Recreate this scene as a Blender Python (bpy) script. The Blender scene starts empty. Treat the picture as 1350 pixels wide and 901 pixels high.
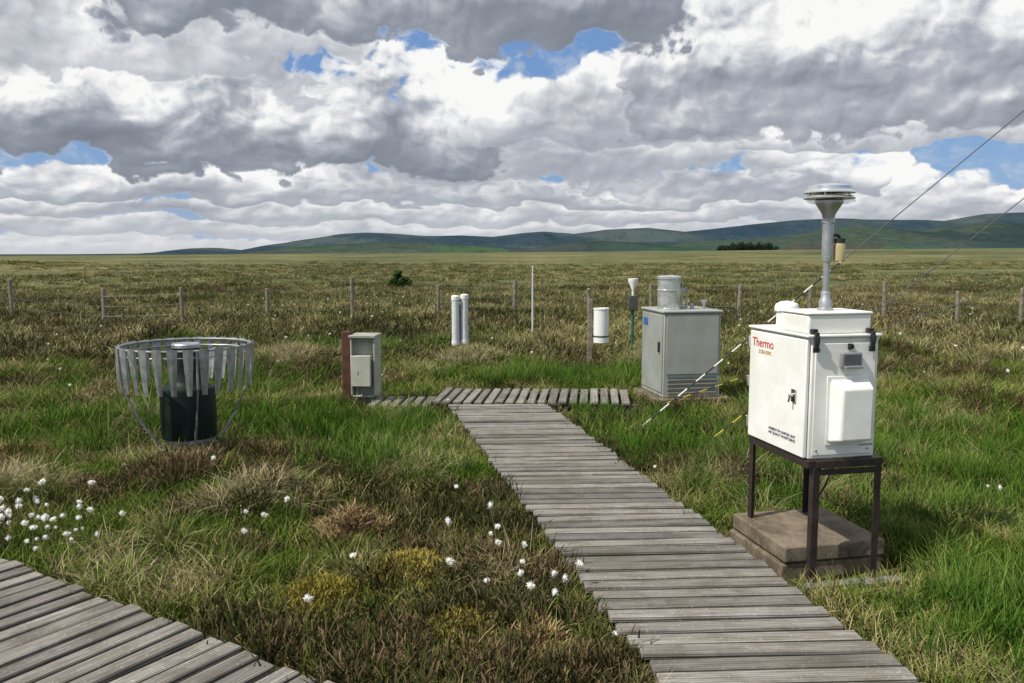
import bpy, math, random
import numpy as np
from mathutils import Vector, Matrix
random.seed(7); rng=np.random.default_rng(11)
S=bpy.context.scene
S.view_settings.view_transform='Standard'; S.view_settings.look='None'; S.view_settings.exposure=0
R=math.radians
# ------------------------------------------------------------------ camera
CP=R(6.1); CH=1.65; FPX=1100.0
cam=bpy.data.cameras.new('camera'); co=bpy.data.objects.new('camera',cam); S.collection.objects.link(co)
co.location=(0,0,CH); co.rotation_euler=(R(90)-CP,0,0); cam.lens=36*FPX/1350; cam.sensor_width=36
cam.clip_start=.05; cam.clip_end=20000; S.camera=co
def outl(px,py):   # tangent-space direction of a surveyed bearing (used for skyline bearings only)
    dx=(px-675)/FPX; dy=(450.5-py)/FPX
    Y=math.cos(CP)+dy*math.sin(CP); Z=dy*math.cos(CP)-math.sin(CP)
    return dx/Y, Z/Y
# ------------------------------------------------------------------ node DSL
class NT:
    def __init__(s,nt): s.nt=nt; s.n=nt.nodes; s.l=nt.links
    def new(s,t,**k):
        n=s.n.new(t)
        for a,b in k.items(): setattr(n,a,b)
        return n
    def put(s,sock,v):
        if isinstance(v,bpy.types.NodeSocket): s.l.new(v,sock)
        elif v is not None:
            if sock.type=='RGBA' and hasattr(v,'__len__') and len(v)==3: v=(*v,1)
            sock.default_value=v
    def M(s,op,a,b=None,c=None,clamp=False):
        n=s.new('ShaderNodeMath',operation=op); n.use_clamp=clamp
        s.put(n.inputs[0],a)
        if b is not None: s.put(n.inputs[1],b)
        if c is not None: s.put(n.inputs[2],c)
        return n.outputs[0]
    def V(s,op,a,b=None):
        n=s.new('ShaderNodeVectorMath',operation=op); s.put(n.inputs[0],a)
        if b is not None:
            if op=='SCALE': s.put(n.inputs[3],b)
            else: s.put(n.inputs[1],b)
        return n.outputs['Value'] if op=='LENGTH' else n.outputs[0]
    def C(s,x,y,z):
        n=s.new('ShaderNodeCombineXYZ'); s.put(n.inputs[0],x); s.put(n.inputs[1],y); s.put(n.inputs[2],z); return n.outputs[0]
    def sep(s,v):
        n=s.new('ShaderNodeSeparateXYZ'); s.put(n.inputs[0],v); return n.outputs
    def noise(s,v,scale,detail=4,rough=.5,col=False,dist=0,dim='3D'):
        n=s.new('ShaderNodeTexNoise'); n.noise_dimensions=dim; s.put(n.inputs['Vector'],v); n.inputs['Scale'].default_value=scale
        n.inputs['Detail'].default_value=detail; n.inputs['Roughness'].default_value=rough; n.inputs['Distortion'].default_value=dist
        return n.outputs['Color'] if col else n.outputs['Fac']
    def vor(s,v,scale,detail=0,rough=.5):
        n=s.new('ShaderNodeTexVoronoi',feature='F1'); n.voronoi_dimensions='2D'; n.normalize=True; s.put(n.inputs['Vector'],v); n.inputs['Scale'].default_value=scale
        n.inputs['Detail'].default_value=detail; n.inputs['Roughness'].default_value=rough
        return n.outputs['Distance']
    def mr(s,v,a,b,c=0,d=1,smooth=True):
        n=s.new('ShaderNodeMapRange'); n.interpolation_type='SMOOTHSTEP' if smooth else 'LINEAR'
        s.put(n.inputs[0],v)
        for i,q in zip((1,2,3,4),(a,b,c,d)): n.inputs[i].default_value=q
        return n.outputs[0]
    def mix(s,f,a,b,mode='MIX'):
        n=s.new('ShaderNodeMix',data_type='RGBA'); n.blend_type=mode
        s.put(n.inputs[0],f); s.put(n.inputs[6],a); s.put(n.inputs[7],b); return n.outputs[2]
    def fmix(s,f,a,b):
        n=s.new('ShaderNodeMix',data_type='FLOAT'); s.put(n.inputs[0],f); s.put(n.inputs[2],a); s.put(n.inputs[3],b); return n.outputs[0]
    def ramp(s,f,els,interp='LINEAR'):
        n=s.new('ShaderNodeValToRGB'); r=n.color_ramp; r.interpolation=interp
        while len(r.elements)<len(els): r.elements.new(.5)
        for e,(p,c) in zip(r.elements,els): e.position=p; e.color=(*c,1)
        s.put(n.inputs[0],f); return n.outputs[0]
    def attr(s,name):
        n=s.new('ShaderNodeAttribute',attribute_name=name); return n.outputs['Fac']
    def bump(s,h,strength=.5,dist=.01):
        n=s.new('ShaderNodeBump'); n.inputs['Strength'].default_value=strength; n.inputs['Distance'].default_value=dist
        s.put(n.inputs['Height'],h); return n.outputs[0]
def newmat(name):
    m=bpy.data.materials.new(name); m.use_nodes=True; nt=NT(m.node_tree)
    return m,nt,m.node_tree.nodes['Principled BSDF']
def pmat(name,col,rough=.5,metal=0,var=.12,scale=6,spec=.5,bump=0,bscale=60):
    m,n,b=newmat(name)
    tc=n.new('ShaderNodeTexCoord').outputs['Object']
    f=n.noise(tc,scale,5,.6); f2=n.noise(tc,scale*9,3,.6)
    k=n.M('ADD',n.mr(f,.3,.7,1-var,1+var*.4),n.mr(f2,.3,.7,-var*.3,var*.3))
    n.put(b.inputs['Base Color'],n.mix(1.0,col,n.C(k,k,n.M('MULTIPLY',k,n.mr(f,.3,.7,.94,1))),'MULTIPLY'))
    n.put(b.inputs['Roughness'],n.mr(f,.3,.7,max(rough-.12,.05),min(rough+.12,1)))
    b.inputs['Metallic'].default_value=metal; b.inputs['Specular IOR Level'].default_value=spec
    if bump: n.put(b.inputs['Normal'],n.bump(n.noise(tc,bscale,4,.6),bump,.004))
    return m
# ------------------------------------------------------------------ world : daylight sky with banks of cumulus
SUN=Vector((-.80,-.42,1.12)).normalized()
el=math.asin(SUN.z); azs=math.atan2(SUN.x,SUN.y)
w=bpy.data.worlds.new('World'); S.world=w; w.use_nodes=True
n=NT(w.node_tree); bg=w.node_tree.nodes['Background']; bg.inputs['Strength'].default_value=.1
sky=n.new('ShaderNodeTexSky',sky_type='NISHITA'); sky.sun_disc=False; sky.sun_elevation=el; sky.sun_rotation=azs%(2*math.pi)
sky.air_density=1.0; sky.dust_density=.6; sky.ozone_density=2.0
G=n.new('ShaderNodeTexCoord').outputs['Generated']
x,y,z=n.sep(G)
hl=n.M('SQRT',n.M('ADD',n.M('MULTIPLY',x,x),n.M('MULTIPLY',y,y)))
e_=n.M('MINIMUM',n.M('MAXIMUM',n.M('DIVIDE',z,n.M('MAXIMUM',hl,.02)),0.0),6.0); az=n.M('ARCTAN2',x,y)
Xp=n.M('MULTIPLY_ADD',az,1100.0,675.0); Er=n.M('MULTIPLY',e_,1100.0)
fe_=n.M('MULTIPLY_ADD',n.M('SUBTRACT',1.0,n.M('EXPONENT',n.M('MULTIPLY',e_,-14.0))),.15,n.M('MULTIPLY',e_,1.05))
P=n.C(az,fe_,0.0)
wv=n.V('SCALE',n.V('SUBTRACT',n.noise(P,10,3,.55,col=True,dim='2D'),(.5,.5,.5)),.046)
Q=n.V('ADD',P,wv)
sb,s2,sf=8.5,24.0,34.0
Vb=n.vor(Q,sb,0.0,.5); Vb2=n.vor(n.V('ADD',Q,(-.16/sb,.24/sb,0)),sb,0.0,.5)
Vs=n.vor(Q,s2,1.0,.5); Vs2=n.vor(n.V('ADD',Q,(-.14/s2,.24/s2,0)),s2,1.0,.5)
F0=n.noise(Q,sf,4,.58,dim='2D'); F1=n.noise(n.V('ADD',Q,(-.15/sf,.25/sf,0)),sf,3,.55,dim='2D')
kk=n.mr(Er,40,130,.35,1.0)
puff=n.M('ADD',n.M('MULTIPLY',n.M('MULTIPLY',n.M('SUBTRACT',.46,Vb),kk),1.0),n.M('MULTIPLY',n.M('SUBTRACT',.38,Vs),.7))
puff=n.M('ADD',puff,n.M('MULTIPLY',n.M('SUBTRACT',F0,.5),.6))
rel=n.M('ADD',n.M('ADD',n.M('MULTIPLY',n.M('MULTIPLY',n.M('SUBTRACT',Vb2,Vb),kk),.62),n.M('MULTIPLY',n.M('SUBTRACT',Vs2,Vs),.58)),n.M('MULTIPLY',n.M('SUBTRACT',F0,F1),.42))
lc=n.sep(n.noise(n.C(az,n.M('MULTIPLY',e_,2.2),0.0),6.0,3,.55,col=True,dim='2D'))
lowf=n.M('SUBTRACT',lc[0],.5); low2=n.M('SUBTRACT',lc[1],.5)
Ep=n.M('MULTIPLY_ADD',n.M('MULTIPLY',low2,n.mr(Er,0,90,.15,1.0)),85.0,Er)
layers=[ # base y, top y, x0, x1, dark, bright
 (338,308,-9e3,9e3,.58,.74),
 (314,284,-9e3,9e3,.48,.84),
 (294,256,-9e3,9e3,.44,.92),
 (270,226,-9e3,1110,.40,1.0),
 (243,118,480,1000,.48,1.12),
 (206,172,960,1270,.46,1.04),
 (228,88,-900,620,.20,.92),
 (185,72,655,960,.46,1.14),
 (172,-90,850,1600,.32,.82),
 (112,-120,-900,420,.52,.92),
 (54,-260,250,880,.20,.62),
 (-60,-3000,-9e3,9e3,.40,.62)]
b=None; A=None; T=None
for (by,ty,x0,x1,dk,br) in layers:
    bE=333-by; tE=333-ty; h=min(tE-bE,150); amp=h*.9; lw=.7 if h>60 else 1.6
    top=n.M('SUBTRACT',tE-h*.12,Ep); bot=n.M('MULTIPLY_ADD',Ep,2.0,-2.0*bE)
    f=n.M('MINIMUM',top,bot)
    if x0>-8e3 or x1<8e3:
        f=n.M('MINIMUM',f,n.M('MULTIPLY_ADD',n.M('ABSOLUTE',n.M('SUBTRACT',Xp,(x0+x1)/2)),-.6,(x1-x0)*.3))
    f=n.M('MULTIPLY_ADD',puff,amp,f)
    f=n.M('MULTIPLY_ADD',lowf,h*lw,f)
    sft=max(2.2,h*.075)
    al=n.mr(f,-sft,sft)
    t=n.M('MULTIPLY_ADD',Ep,1/(h*1.1),-(bE-h*.05)/(h*1.1))
    t=n.M('MULTIPLY_ADD',lowf,.9,t)
    t=n.M('MULTIPLY_ADD',puff,.35,t)
    t=n.mr(t,.05,.95,0,1)
    lb=n.M('MULTIPLY_ADD',t,br-dk,dk)
    if b is None: b,A,T=lb,al,t
    else: b=n.fmix(al,b,lb); A=n.M('MAXIMUM',A,al); T=n.fmix(al,T,t)
def gap(cx,cy,rx,ry):
    u=n.M('MULTIPLY',n.M('SUBTRACT',Xp,cx),1/rx); v=n.M('MULTIPLY',n.M('SUBTRACT',Er,333-cy),1/ry)
    g=n.M('SUBTRACT',1.0,n.M('ADD',n.M('MULTIPLY',u,u),n.M('MULTIPLY',v,v)))
    g=n.M('MULTIPLY_ADD',puff,-2.2,g); g=n.M('MULTIPLY_ADD',low2,1.5,g)
    return n.mr(g,.10,.55)
A=n.M('MULTIPLY',A,n.M('SUBTRACT',1.0,gap(675,90,105,32)))
A=n.M('MULTIPLY',A,n.M('SUBTRACT',1.0,gap(1235,236,170,34)))
relg=n.M('MULTIPLY',n.mr(T,0,.8,.38,1.3),n.mr(Er,0,110,.6,1.0))
b=n.M('MULTIPLY_ADD',rel,relg,b)
b=n.M('MULTIPLY_ADD',lowf,.22,b)
b=n.M('ADD',b,.02)
hz=n.mr(e_,0.0,.06,1,0)
b=n.M('ADD',n.M('MULTIPLY',b,n.M('MULTIPLY_ADD',hz,-.42,1.0)),n.M('MULTIPLY',hz,.27))
cc=n.ramp(b,[(0.0,(.17,.19,.23)),(.25,(.26,.285,.34)),(.5,(.45,.475,.53)),(.70,(.70,.715,.745)),(.92,(.95,.95,.94))])
cc=n.V('SCALE',cc,10.0)
blue=n.mix(.6,sky.outputs[0],(1.5,3.1,6.6))
blue=n.mix(n.mr(F0,.4,.75,0,.5),blue,(5.4,6.1,7.2))
blue=n.mix(n.M('MULTIPLY',hz,.6),blue,(5.2,6.0,7.2))
n.put(bg.inputs['Color'],n.mix(A,blue,cc))
sl=bpy.data.lights.new('sun','SUN'); sl.energy=4.8; sl.angle=R(.53); sl.color=(1,.955,.87)
so=bpy.data.objects.new('sun',sl); S.collection.objects.link(so); so.rotation_euler=SUN.to_track_quat('Z','Y').to_euler()
# ------------------------------------------------------------------ mesh builder
def empty(name,loc=(0,0,0),rz=0):
    o=bpy.data.objects.new(name,None); o.location=loc; o.rotation_euler=(0,0,rz); o.empty_display_size=.1
    S.collection.objects.link(o); return o
class MB:
    def __init__(s): s.v=[];s.f=[];s.m=[]
    def add(s,vs,fs,mi=0):
        o=len(s.v); s.v+= [tuple(p) for p in vs]; s.f+=[tuple(i+o for i in f) for f in fs]; s.m+=[mi]*len(fs); return s
    def box(s,x0,x1,y0,y1,z0,z1,mi=0,M=None):
        vs=[Vector(p) for p in [(x0,y0,z0),(x1,y0,z0),(x1,y1,z0),(x0,y1,z0),(x0,y0,z1),(x1,y0,z1),(x1,y1,z1),(x0,y1,z1)]]
        if M: vs=[M@p for p in vs]
        return s.add(vs,[(0,3,2,1),(4,5,6,7),(0,1,5,4),(1,2,6,5),(2,3,7,6),(3,0,4,7)],mi)
    def lathe(s,cx,cy,prof,nn=32,mi=0):
        vs=[];fs=[]
        for r,zz in prof:
            for i in range(nn):
                a=2*math.pi*i/nn; vs.append((cx+r*math.cos(a),cy+r*math.sin(a),zz))
        for k in range(len(prof)-1):
            for i in range(nn):
                j=(i+1)%nn; fs.append((k*nn+i,k*nn+j,(k+1)*nn+j,(k+1)*nn+i))
        fs.append(tuple(reversed(range(nn)))); kk=(len(prof)-1)*nn; fs.append(tuple(range(kk,kk+nn)))
        return s.add(vs,fs,mi)
    def tube(s,pts,r,nn=8,mi=0,closed=False):
        pts=[Vector(p) for p in pts]; N=len(pts); vs=[];fs=[]
        for k,p in enumerate(pts):
            if closed: t=pts[(k+1)%N]-pts[k-1]
            else: t=pts[min(k+1,N-1)]-pts[max(k-1,0)]
            t.normalize(); up=Vector((0,0,1)) if abs(t.z)<.95 else Vector((1,0,0))
            a=t.cross(up).normalized(); b2=t.cross(a)
            rr=r[k] if hasattr(r,'__len__') else r
            for i in range(nn):
                q=2*math.pi*i/nn; vs.append(p+a*rr*math.cos(q)+b2*rr*math.sin(q))
        for k in range(N if closed else N-1):
            k2=(k+1)%N
            for i in range(nn):
                j=(i+1)%nn; fs.append((k*nn+i,k*nn+j,k2*nn+j,k2*nn+i))
        if not closed: fs.append(tuple(range(nn))); fs.append(tuple(range((N-1)*nn,N*nn)))
        return s.add(vs,fs,mi)
    def obj(s,name,mats,parent=None,bevel=0,smooth=True,seg=2):
        me=bpy.data.meshes.new(name); me.from_pydata(s.v,[],s.f); me.update()
        for m in (mats if isinstance(mats,(list,tuple)) else [mats]): me.materials.append(m)
        me.polygons.foreach_set('material_index',s.m)
        import bmesh
        bm=bmesh.new(); bm.from_mesh(me); bmesh.ops.recalc_face_normals(bm,faces=bm.faces); bm.to_mesh(me); bm.free()
        if smooth:
            me.polygons.foreach_set('use_smooth',[True]*len(me.polygons)); me.set_sharp_from_angle(angle=R(35))
        o=bpy.data.objects.new(name,me); S.collection.objects.link(o)
        if parent: o.parent=parent
        if bevel:
            bv=o.modifiers.new('bevel','BEVEL'); bv.width=bevel; bv.segments=seg; bv.limit_method='ANGLE'; bv.angle_limit=R(40)
        return o
def text(name,body,size,mat,parent,loc,rot,align='LEFT'):
    c=bpy.data.curves.new(name,'FONT'); c.body=body; c.size=size; c.extrude=.0008; c.align_x=align
    c.materials.append(mat); o=bpy.data.objects.new(name,c); S.collection.objects.link(o); o.parent=parent; o.location=loc; o.rotation_euler=rot; return o
# ------------------------------------------------------------------ noise / terrain
def vn(x,y,seed):
    xi=np.floor(x); yi=np.floor(y); fx=x-xi; fy=y-yi; fx=fx*fx*(3-2*fx); fy=fy*fy*(3-2*fy)
    def h(a,b):
        q=np.sin(a*127.1+b*311.7+seed*74.7)*43758.5453; return q-np.floor(q)
    return (h(xi,yi)*(1-fx)+h(xi+1,yi)*fx)*(1-fy)+(h(xi,yi+1)*(1-fx)+h(xi+1,yi+1)*fx)*fy
def fbm(x,y,seed,o=4):
    t=0;a=.5
    for i in range(o): t=t+a*(vn(x,y,seed+i*3.1)-.5)*2; x=x*2.03+5.2; y=y*2.03+1.7; a*=.5
    return t
def ss(a,b,v): t=np.clip((v-a)/(b-a),0,1); return t*t*(3-2*t)
ED=np.array([.8417,-.5399]); EN=np.array([-.5399,-.8417]); E0=np.array([-2.80,4.41])
def bdist(x,y):
    xl=-.625+.2145*(8.69-y); xr=.39+.202*(9.0-y)
    d1=np.maximum(np.maximum(xl-x,x-xr),np.maximum(-.5-y,y-9.05))
    px=x-E0[0];py=y-E0[1]; u=px*ED[0]+py*ED[1]; v=px*EN[0]+py*EN[1]
    d2=np.maximum(np.maximum(-2.6-u,u-3.9),np.maximum(-v,v-1.0))
    d3=np.maximum(np.maximum(-.86-x,x-1.42),np.maximum(9.0-y,y-10.05))
    d4=np.maximum(np.maximum(-1.6-x,x+.95),np.maximum(8.95-y,y-9.6))
    c,s_=math.cos(R(12)),math.sin(R(12)); qx=x-1.534;qy=y-4.27; lx=qx*c+qy*s_; ly=-qx*s_+qy*c
    d5=np.maximum(np.maximum(-.10-lx,lx-.60),np.maximum(-.10-ly,ly-.72))
    c,s_=math.cos(R(10)),math.sin(R(10)); qx=x-1.74;qy=y-9.5; lx=qx*c+qy*s_; ly=-qx*s_+qy*c
    d6=np.maximum(np.maximum(-.1-lx,lx-.95),np.maximum(-.16-ly,ly-.85))
    return np.minimum.reduce([d1,d2,d3,d4,d5,d6])
MOUNDS=[(-.54,4.28,.24,.15,1),(-.95,4.0,.20,.11,1),(-.25,3.72,.15,.06,1),(-.97,4.95,.24,.21,2),(-3.2,12.4,.7,.28,3),(-1.75,5.6,.35,.16,3),(-2.5,6.2,.3,.1,0),
        (1.55,6.25,.35,.08,3),(-4.6,9.5,.6,.22,0),(-6.2,8.6,.6,.25,0),(-2.1,4.75,.25,.1,0),(.1,5.3,.25,.08,0),(5.0,9.0,.6,.25,0),(-.6,12.5,.5,.25,3),(2.2,12.5,.5,.2,3),(-1.4,4.3,.2,.08,0),(-5.5,13.5,.8,.35,0),(5.8,12.8,.8,.35,0),
        (-.1,4.25,.16,.05,3),(-3.6,5.9,.3,.12,3),(-4.2,6.8,.4,.12,2),(.35,6.4,.2,.08,0),(-.9,6.3,.3,.09,3),(3.4,6.1,.4,.12,0),(.12,3.55,.12,.06,2)]
def height(x,y):
    Rr=np.hypot(x,y)
    z=-.11+.07*fbm(x*1.1,y*1.1,3)+.035*fbm(x*4,y*4,8,2)
    z=z+ss(9,30,Rr)*(.22*fbm(x*.22,y*.22,15)+.06)
    z=z+ss(40,160,Rr)*.9*fbm(x*.018,y*.03,21)*(1-ss(300,600,Rr))
    for mx,my,mr_,mh,k in MOUNDS: z=z+mh*np.exp(-((x-mx)**2+(y-my)**2)/(mr_*mr_)*1.1)
    k=ss(.0,.35,bdist(x,y)); z=z*k+(1-k)*(-.105)
    T=1.7+700*.0040*np.clip(x/np.maximum(Rr,1)/.5,-1,1)
    s=ss(60,700,Rr); z=z*(1-s)+T*s+ .5*s*fbm(x*.004,y*.004,5)
    z=z-ss(720,1500,Rr)*14
    return z
def grid(name,xs,ys,zf,mat):
    X,Y=np.meshgrid(xs,ys); Z=zf(X,Y); nx=len(xs);ny=len(ys)
    co_=np.stack([X,Y,Z],-1).reshape(-1,3)
    me=bpy.data.meshes.new(name); me.vertices.add(len(co_)); me.vertices.foreach_set('co',co_.ravel())
    i=np.arange(nx-1)[None,:]+np.arange(ny-1)[:,None]*nx
    q=np.stack([i,i+1,i+1+nx,i+nx],-1).reshape(-1)
    nf=len(q)//4; me.loops.add(nf*4); me.loops.foreach_set('vertex_index',q.astype(np.int32)); me.polygons.add(nf)
    me.polygons.foreach_set('loop_start',np.arange(nf,dtype=np.int32)*4); me.update(calc_edges=True); me.validate()
    me.polygons.foreach_set('use_smooth',[True]*nf); me.materials.append(mat)
    o=bpy.data.objects.new(name,me); S.collection.objects.link(o); return o,co_
def shz(N,A,k): i=np.arange(-N,N+1); return A*np.sinh(k*i)
# ground material
m_ground,n,bs=newmat('moor_ground')
P=n.new('ShaderNodeNewGeometry').outputs['Position']
dist=n.V('LENGTH',P)
near=n.ramp(n.noise(P,2.2,5,.65),[(.3,(.040,.044,.016)),(.48,(.070,.085,.026)),(.6,(.13,.125,.050)),(.75,(.20,.16,.085))])
a=n.noise(P,.030,5,.6); b2=n.noise(P,.5,7,.72); c2=n.noise(P,.10,4,.6)
f=n.M('ADD',n.M('ADD',n.M('MULTIPLY',a,.5),n.M('MULTIPLY',b2,.45)),n.M('MULTIPLY',c2,.25))
far=n.ramp(f,[(.44,(.042,.056,.022)),(.54,(.090,.097,.038)),(.62,(.148,.136,.060)),(.74,(.24,.205,.11))])
far2=n.ramp(n.noise(n.V('MULTIPLY',P,(1,.6,1)),.008,6,.65),[(.38,(.50,.62,.56)),(.5,(.90,.95,.88)),(.62,(1.12,1.08,1.0))])
far=n.mix(1.0,far,far2,'MULTIPLY')
col=n.mix(n.mr(dist,12,40),near,far)
hzf=n.mr(dist,150,900,0,.35); col=n.mix(hzf,col,(.095,.105,.075))  # distance haze blended into the ground colour
moss=n.attr('moss'); brown=n.attr('brown')
col=n.mix(moss,col,n.ramp(n.noise(P,25,4,.6),[(.3,(.11,.09,.02)),(.7,(.30,.24,.07))]))
col=n.mix(brown,col,n.ramp(n.noise(P,30,4,.6),[(.3,(.05,.03,.018)),(.5,(.15,.09,.05)),(.7,(.30,.20,.11))]))
n.put(bs.inputs['Base Color'],col); bs.inputs['Roughness'].default_value=.95; bs.inputs['Specular IOR Level'].default_value=.1
n.put(bs.inputs['Normal'],n.bump(n.noise(P,9,6,.7),.9,.05))
ys=shz(200,1.48,.045)+5
gobj,gco=grid('moorland_ground',shz(200,1.48,.045),ys,height,m_ground)
ma=np.zeros(len(gco));br=np.zeros(len(gco))
for mx,my,mr_,mh,k in MOUNDS:
    g=np.exp(-((gco[:,0]-mx)**2+(gco[:,1]-my)**2)/(mr_*mr_)*1.1)
    if k==1: ma=np.maximum(ma,g)
    if k==2: br=np.maximum(br,g)
for nm,d in (('moss',ma),('brown',br)):
    at=gobj.data.attributes.new(nm,'FLOAT','POINT'); at.data.foreach_set('value',(np.clip(d*1.5,0,1)).astype(np.float32))
# hills
m_hill,n,bs=newmat('hill_pasture')
P=n.new('ShaderNodeNewGeometry').outputs['Position']
f=n.M('ADD',n.M('MULTIPLY',n.noise(P,.0016,5,.6),.75),n.M('MULTIPLY',n.noise(P,.012,6,.6),.25))
col=n.ramp(f,[(.40,(.014,.025,.021)),(.47,(.021,.036,.025)),(.52,(.048,.062,.034)),(.57,(.032,.052,.027)),(.66,(.080,.115,.047))])  # dark stops also carry cloud shadow patches, painted into the pasture colour
v=n.new('ShaderNodeTexVoronoi'); n.put(v.inputs['Vector'],n.V('MULTIPLY',P,(1,1,0))); v.inputs['Scale'].default_value=.0042
fld=n.mix(n.mr(n.sep(P)[2],45,5,0,.45),col,n.mix(.35,n.V('MULTIPLY',v.outputs['Color'],(.10,.15,.07)),(.07,.11,.045)))
n.put(bs.inputs['Base Color'],n.mix(.12,fld,(.10,.15,.21))); bs.inputs['Roughness'].default_value=1; bs.inputs['Specular IOR Level'].default_value=0  # blue aerial haze painted in by mixing it into the hill colour
n.put(bs.inputs['Normal'],n.bump(n.noise(P,.006,6,.6),1.0,60))
m_hill2,n,bs=newmat('hill_far')
P=n.new('ShaderNodeNewGeometry').outputs['Position']
col=n.ramp(n.noise(P,.0013,6,.6),[(.40,(.014,.028,.036)),(.50,(.025,.042,.040)),(.58,(.060,.075,.058)),(.66,(.046,.070,.048))])  # darkest stop doubles as painted cloud shadow on the far ridge
n.put(bs.inputs['Base Color'],n.mix(.18,col,(.09,.14,.22))); bs.inputs['Roughness'].default_value=1; bs.inputs['Specular IOR Level'].default_value=0  # stronger blue haze for the far ridge, put into its base colour
n.put(bs.inputs['Normal'],n.bump(n.noise(P,.004,6,.6),1.0,90))
back=[(-400,334),(0,336),(225,334),(250,330),(275,326.5),(305,330),(335,332),(345,329),(400,317),(445,309),(480,306.5),(520,308),(560,311),(610,311),(650,313),(690,308),(715,306),(755,309),(800,303),(850,301),(900,306),(940,302),(1000,295),(1060,289),(1110,287),(1150,289),(1200,290),(1240,292),(1290,283),(1350,281),(1500,285),(1700,300),(2100,318)]
front=[(-400,336),(300,335),(350,331),(400,325),(450,322),(520,320),(600,322),(660,327),(700,328),(740,322),(790,318),(840,320),(880,324),(930,318),(990,316),(1040,312),(1090,302),(1130,298),(1160,301),(1210,306),(1260,298),(1310,294),(1360,296),(1500,296),(1700,310),(2100,325)]
def hill(name,prof,Rd,wid,mat,seed):
    A=np.array([outl(*p) for p in prof]); 
    xs=np.linspace(-1.1*Rd,1.5*Rd,520); ysl=np.linspace(Rd-wid,Rd+wid*.8,90)
    def zf(X,Y):
        ridge=np.interp(X/Rd,A[:,0],A[:,1])*Rd+CH+18
        warp=wid*.25*fbm(X/700,X*0+3,seed)
        t=np.clip(1-np.abs(Y-Rd-warp)/wid,0,1); s=ss(0,1,t)
        gl=np.abs(fbm(X/260,Y/420,seed+4,4)); gl=(gl*.9)*s*(1-s)*2.2
        zz=-18+ridge*s; return zz-ridge*gl*.9+ fbm(X/90,Y/90,seed+9,3)*2*s*(1-s)*4
    return grid(name,xs,ysl,zf,mat)[0]
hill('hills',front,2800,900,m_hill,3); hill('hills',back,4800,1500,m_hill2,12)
# ------------------------------------------------------------------ blades / tufts
def blades(n_,rad,hmin,hmax,lean,curve,wd,z0=0,seed=0,droop=.25,outw=.5,zr=0):
    g=np.random.default_rng(seed)
    rr=rad*np.sqrt(g.random(n_)); th=g.random(n_)*2*np.pi; bx=rr*np.cos(th); by=rr*np.sin(th); bz=z0+zr*g.random(n_)
    ph=np.where(g.random(n_)<outw,th,g.random(n_)*2*np.pi)+g.normal(0,.5,n_)
    L=hmin+(hmax-hmin)*g.random(n_); le=lean*g.random(n_); cu=curve*g.random(n_); dr=droop*g.random(n_)
    wp=g.random(n_)*np.pi; vs=np.zeros((n_,7,3)); h=np.zeros((n_,7)); k=0
    for j,t in enumerate((0,.36,.70,1.0)):
        hx=(le*t+cu*t*t)*L; zz=bz+L*(t-dr*t*t-.25*cu*t*t); cx=bx+np.cos(ph)*hx; cy=by+np.sin(ph)*hx
        w_=wd*(1,.85,.55,0)[j]
        if j<3:
            for sg in (-1,1):
                vs[:,k]=np.stack([cx+sg*w_*np.cos(wp),cy+sg*w_*np.sin(wp),zz],-1); h[:,k]=t; k+=1
        else: vs[:,k]=np.stack([cx,cy,zz],-1); h[:,k]=1
    F=[]
    for b in range(n_):
        q=b*7; F+=[(q,q+1,q+3,q+2),(q+2,q+3,q+5,q+4),(q+4,q+5,q+6)]
    return vs.reshape(-1,3),F,h.ravel(),np.repeat(g.random(n_),7)
def tuftobj(name,parts,mat,coll):
    V=[];F=[];Hh=[];Rn=[];o=0
    for v,f,h,r in parts:
        V.append(v);F+=[tuple(i+o for i in q) for q in f];Hh.append(h);Rn.append(r);o+=len(v)
    V=np.concatenate(V); me=bpy.data.meshes.new(name); me.from_pydata(V.tolist(),[],F); me.materials.append(mat)
    for nm,d in (('h',np.concatenate(Hh)),('r',np.concatenate(Rn))):
        a=me.attributes.new(nm,'FLOAT','POINT'); a.data.foreach_set('value',d.astype(np.float32))
    ob=bpy.data.objects.new(name,me); coll.objects.link(ob); return ob
def grassmat(name,els,ns=.55,rand=.22,base=.5,boost=1.0):
    m,n,bs=newmat(name); n.n.remove(bs); out=[q for q in n.n if q.type=='OUTPUT_MATERIAL'][0]
    P=n.new('ShaderNodeNewGeometry').outputs['Position']
    oi=n.new('ShaderNodeObjectInfo').outputs['Random']
    f=n.M('ADD',n.noise(P,ns,2,.62),
          n.M('ADD',n.M('MULTIPLY',n.M('SUBTRACT',oi,.5),rand),n.M('MULTIPLY',n.M('SUBTRACT',n.attr('r'),.5),rand*.9)))
    c=n.ramp(f,els)
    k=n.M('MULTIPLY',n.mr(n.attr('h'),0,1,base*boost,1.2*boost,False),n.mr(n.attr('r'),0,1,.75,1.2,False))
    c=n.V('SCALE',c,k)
    d=n.new('ShaderNodeBsdfDiffuse'); n.put(d.inputs[0],c); n.l.new(d.outputs[0],out.inputs[0]); return m
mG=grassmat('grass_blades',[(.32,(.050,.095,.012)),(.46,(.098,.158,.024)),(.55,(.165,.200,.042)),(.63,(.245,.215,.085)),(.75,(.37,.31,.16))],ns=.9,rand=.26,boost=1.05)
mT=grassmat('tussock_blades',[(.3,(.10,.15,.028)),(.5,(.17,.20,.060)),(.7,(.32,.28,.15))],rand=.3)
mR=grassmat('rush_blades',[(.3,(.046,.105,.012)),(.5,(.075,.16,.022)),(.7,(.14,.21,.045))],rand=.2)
mS=grassmat('straw_blades',[(.3,(.22,.19,.09)),(.5,(.35,.295,.16)),(.7,(.49,.43,.26))],rand=.3)
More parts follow.
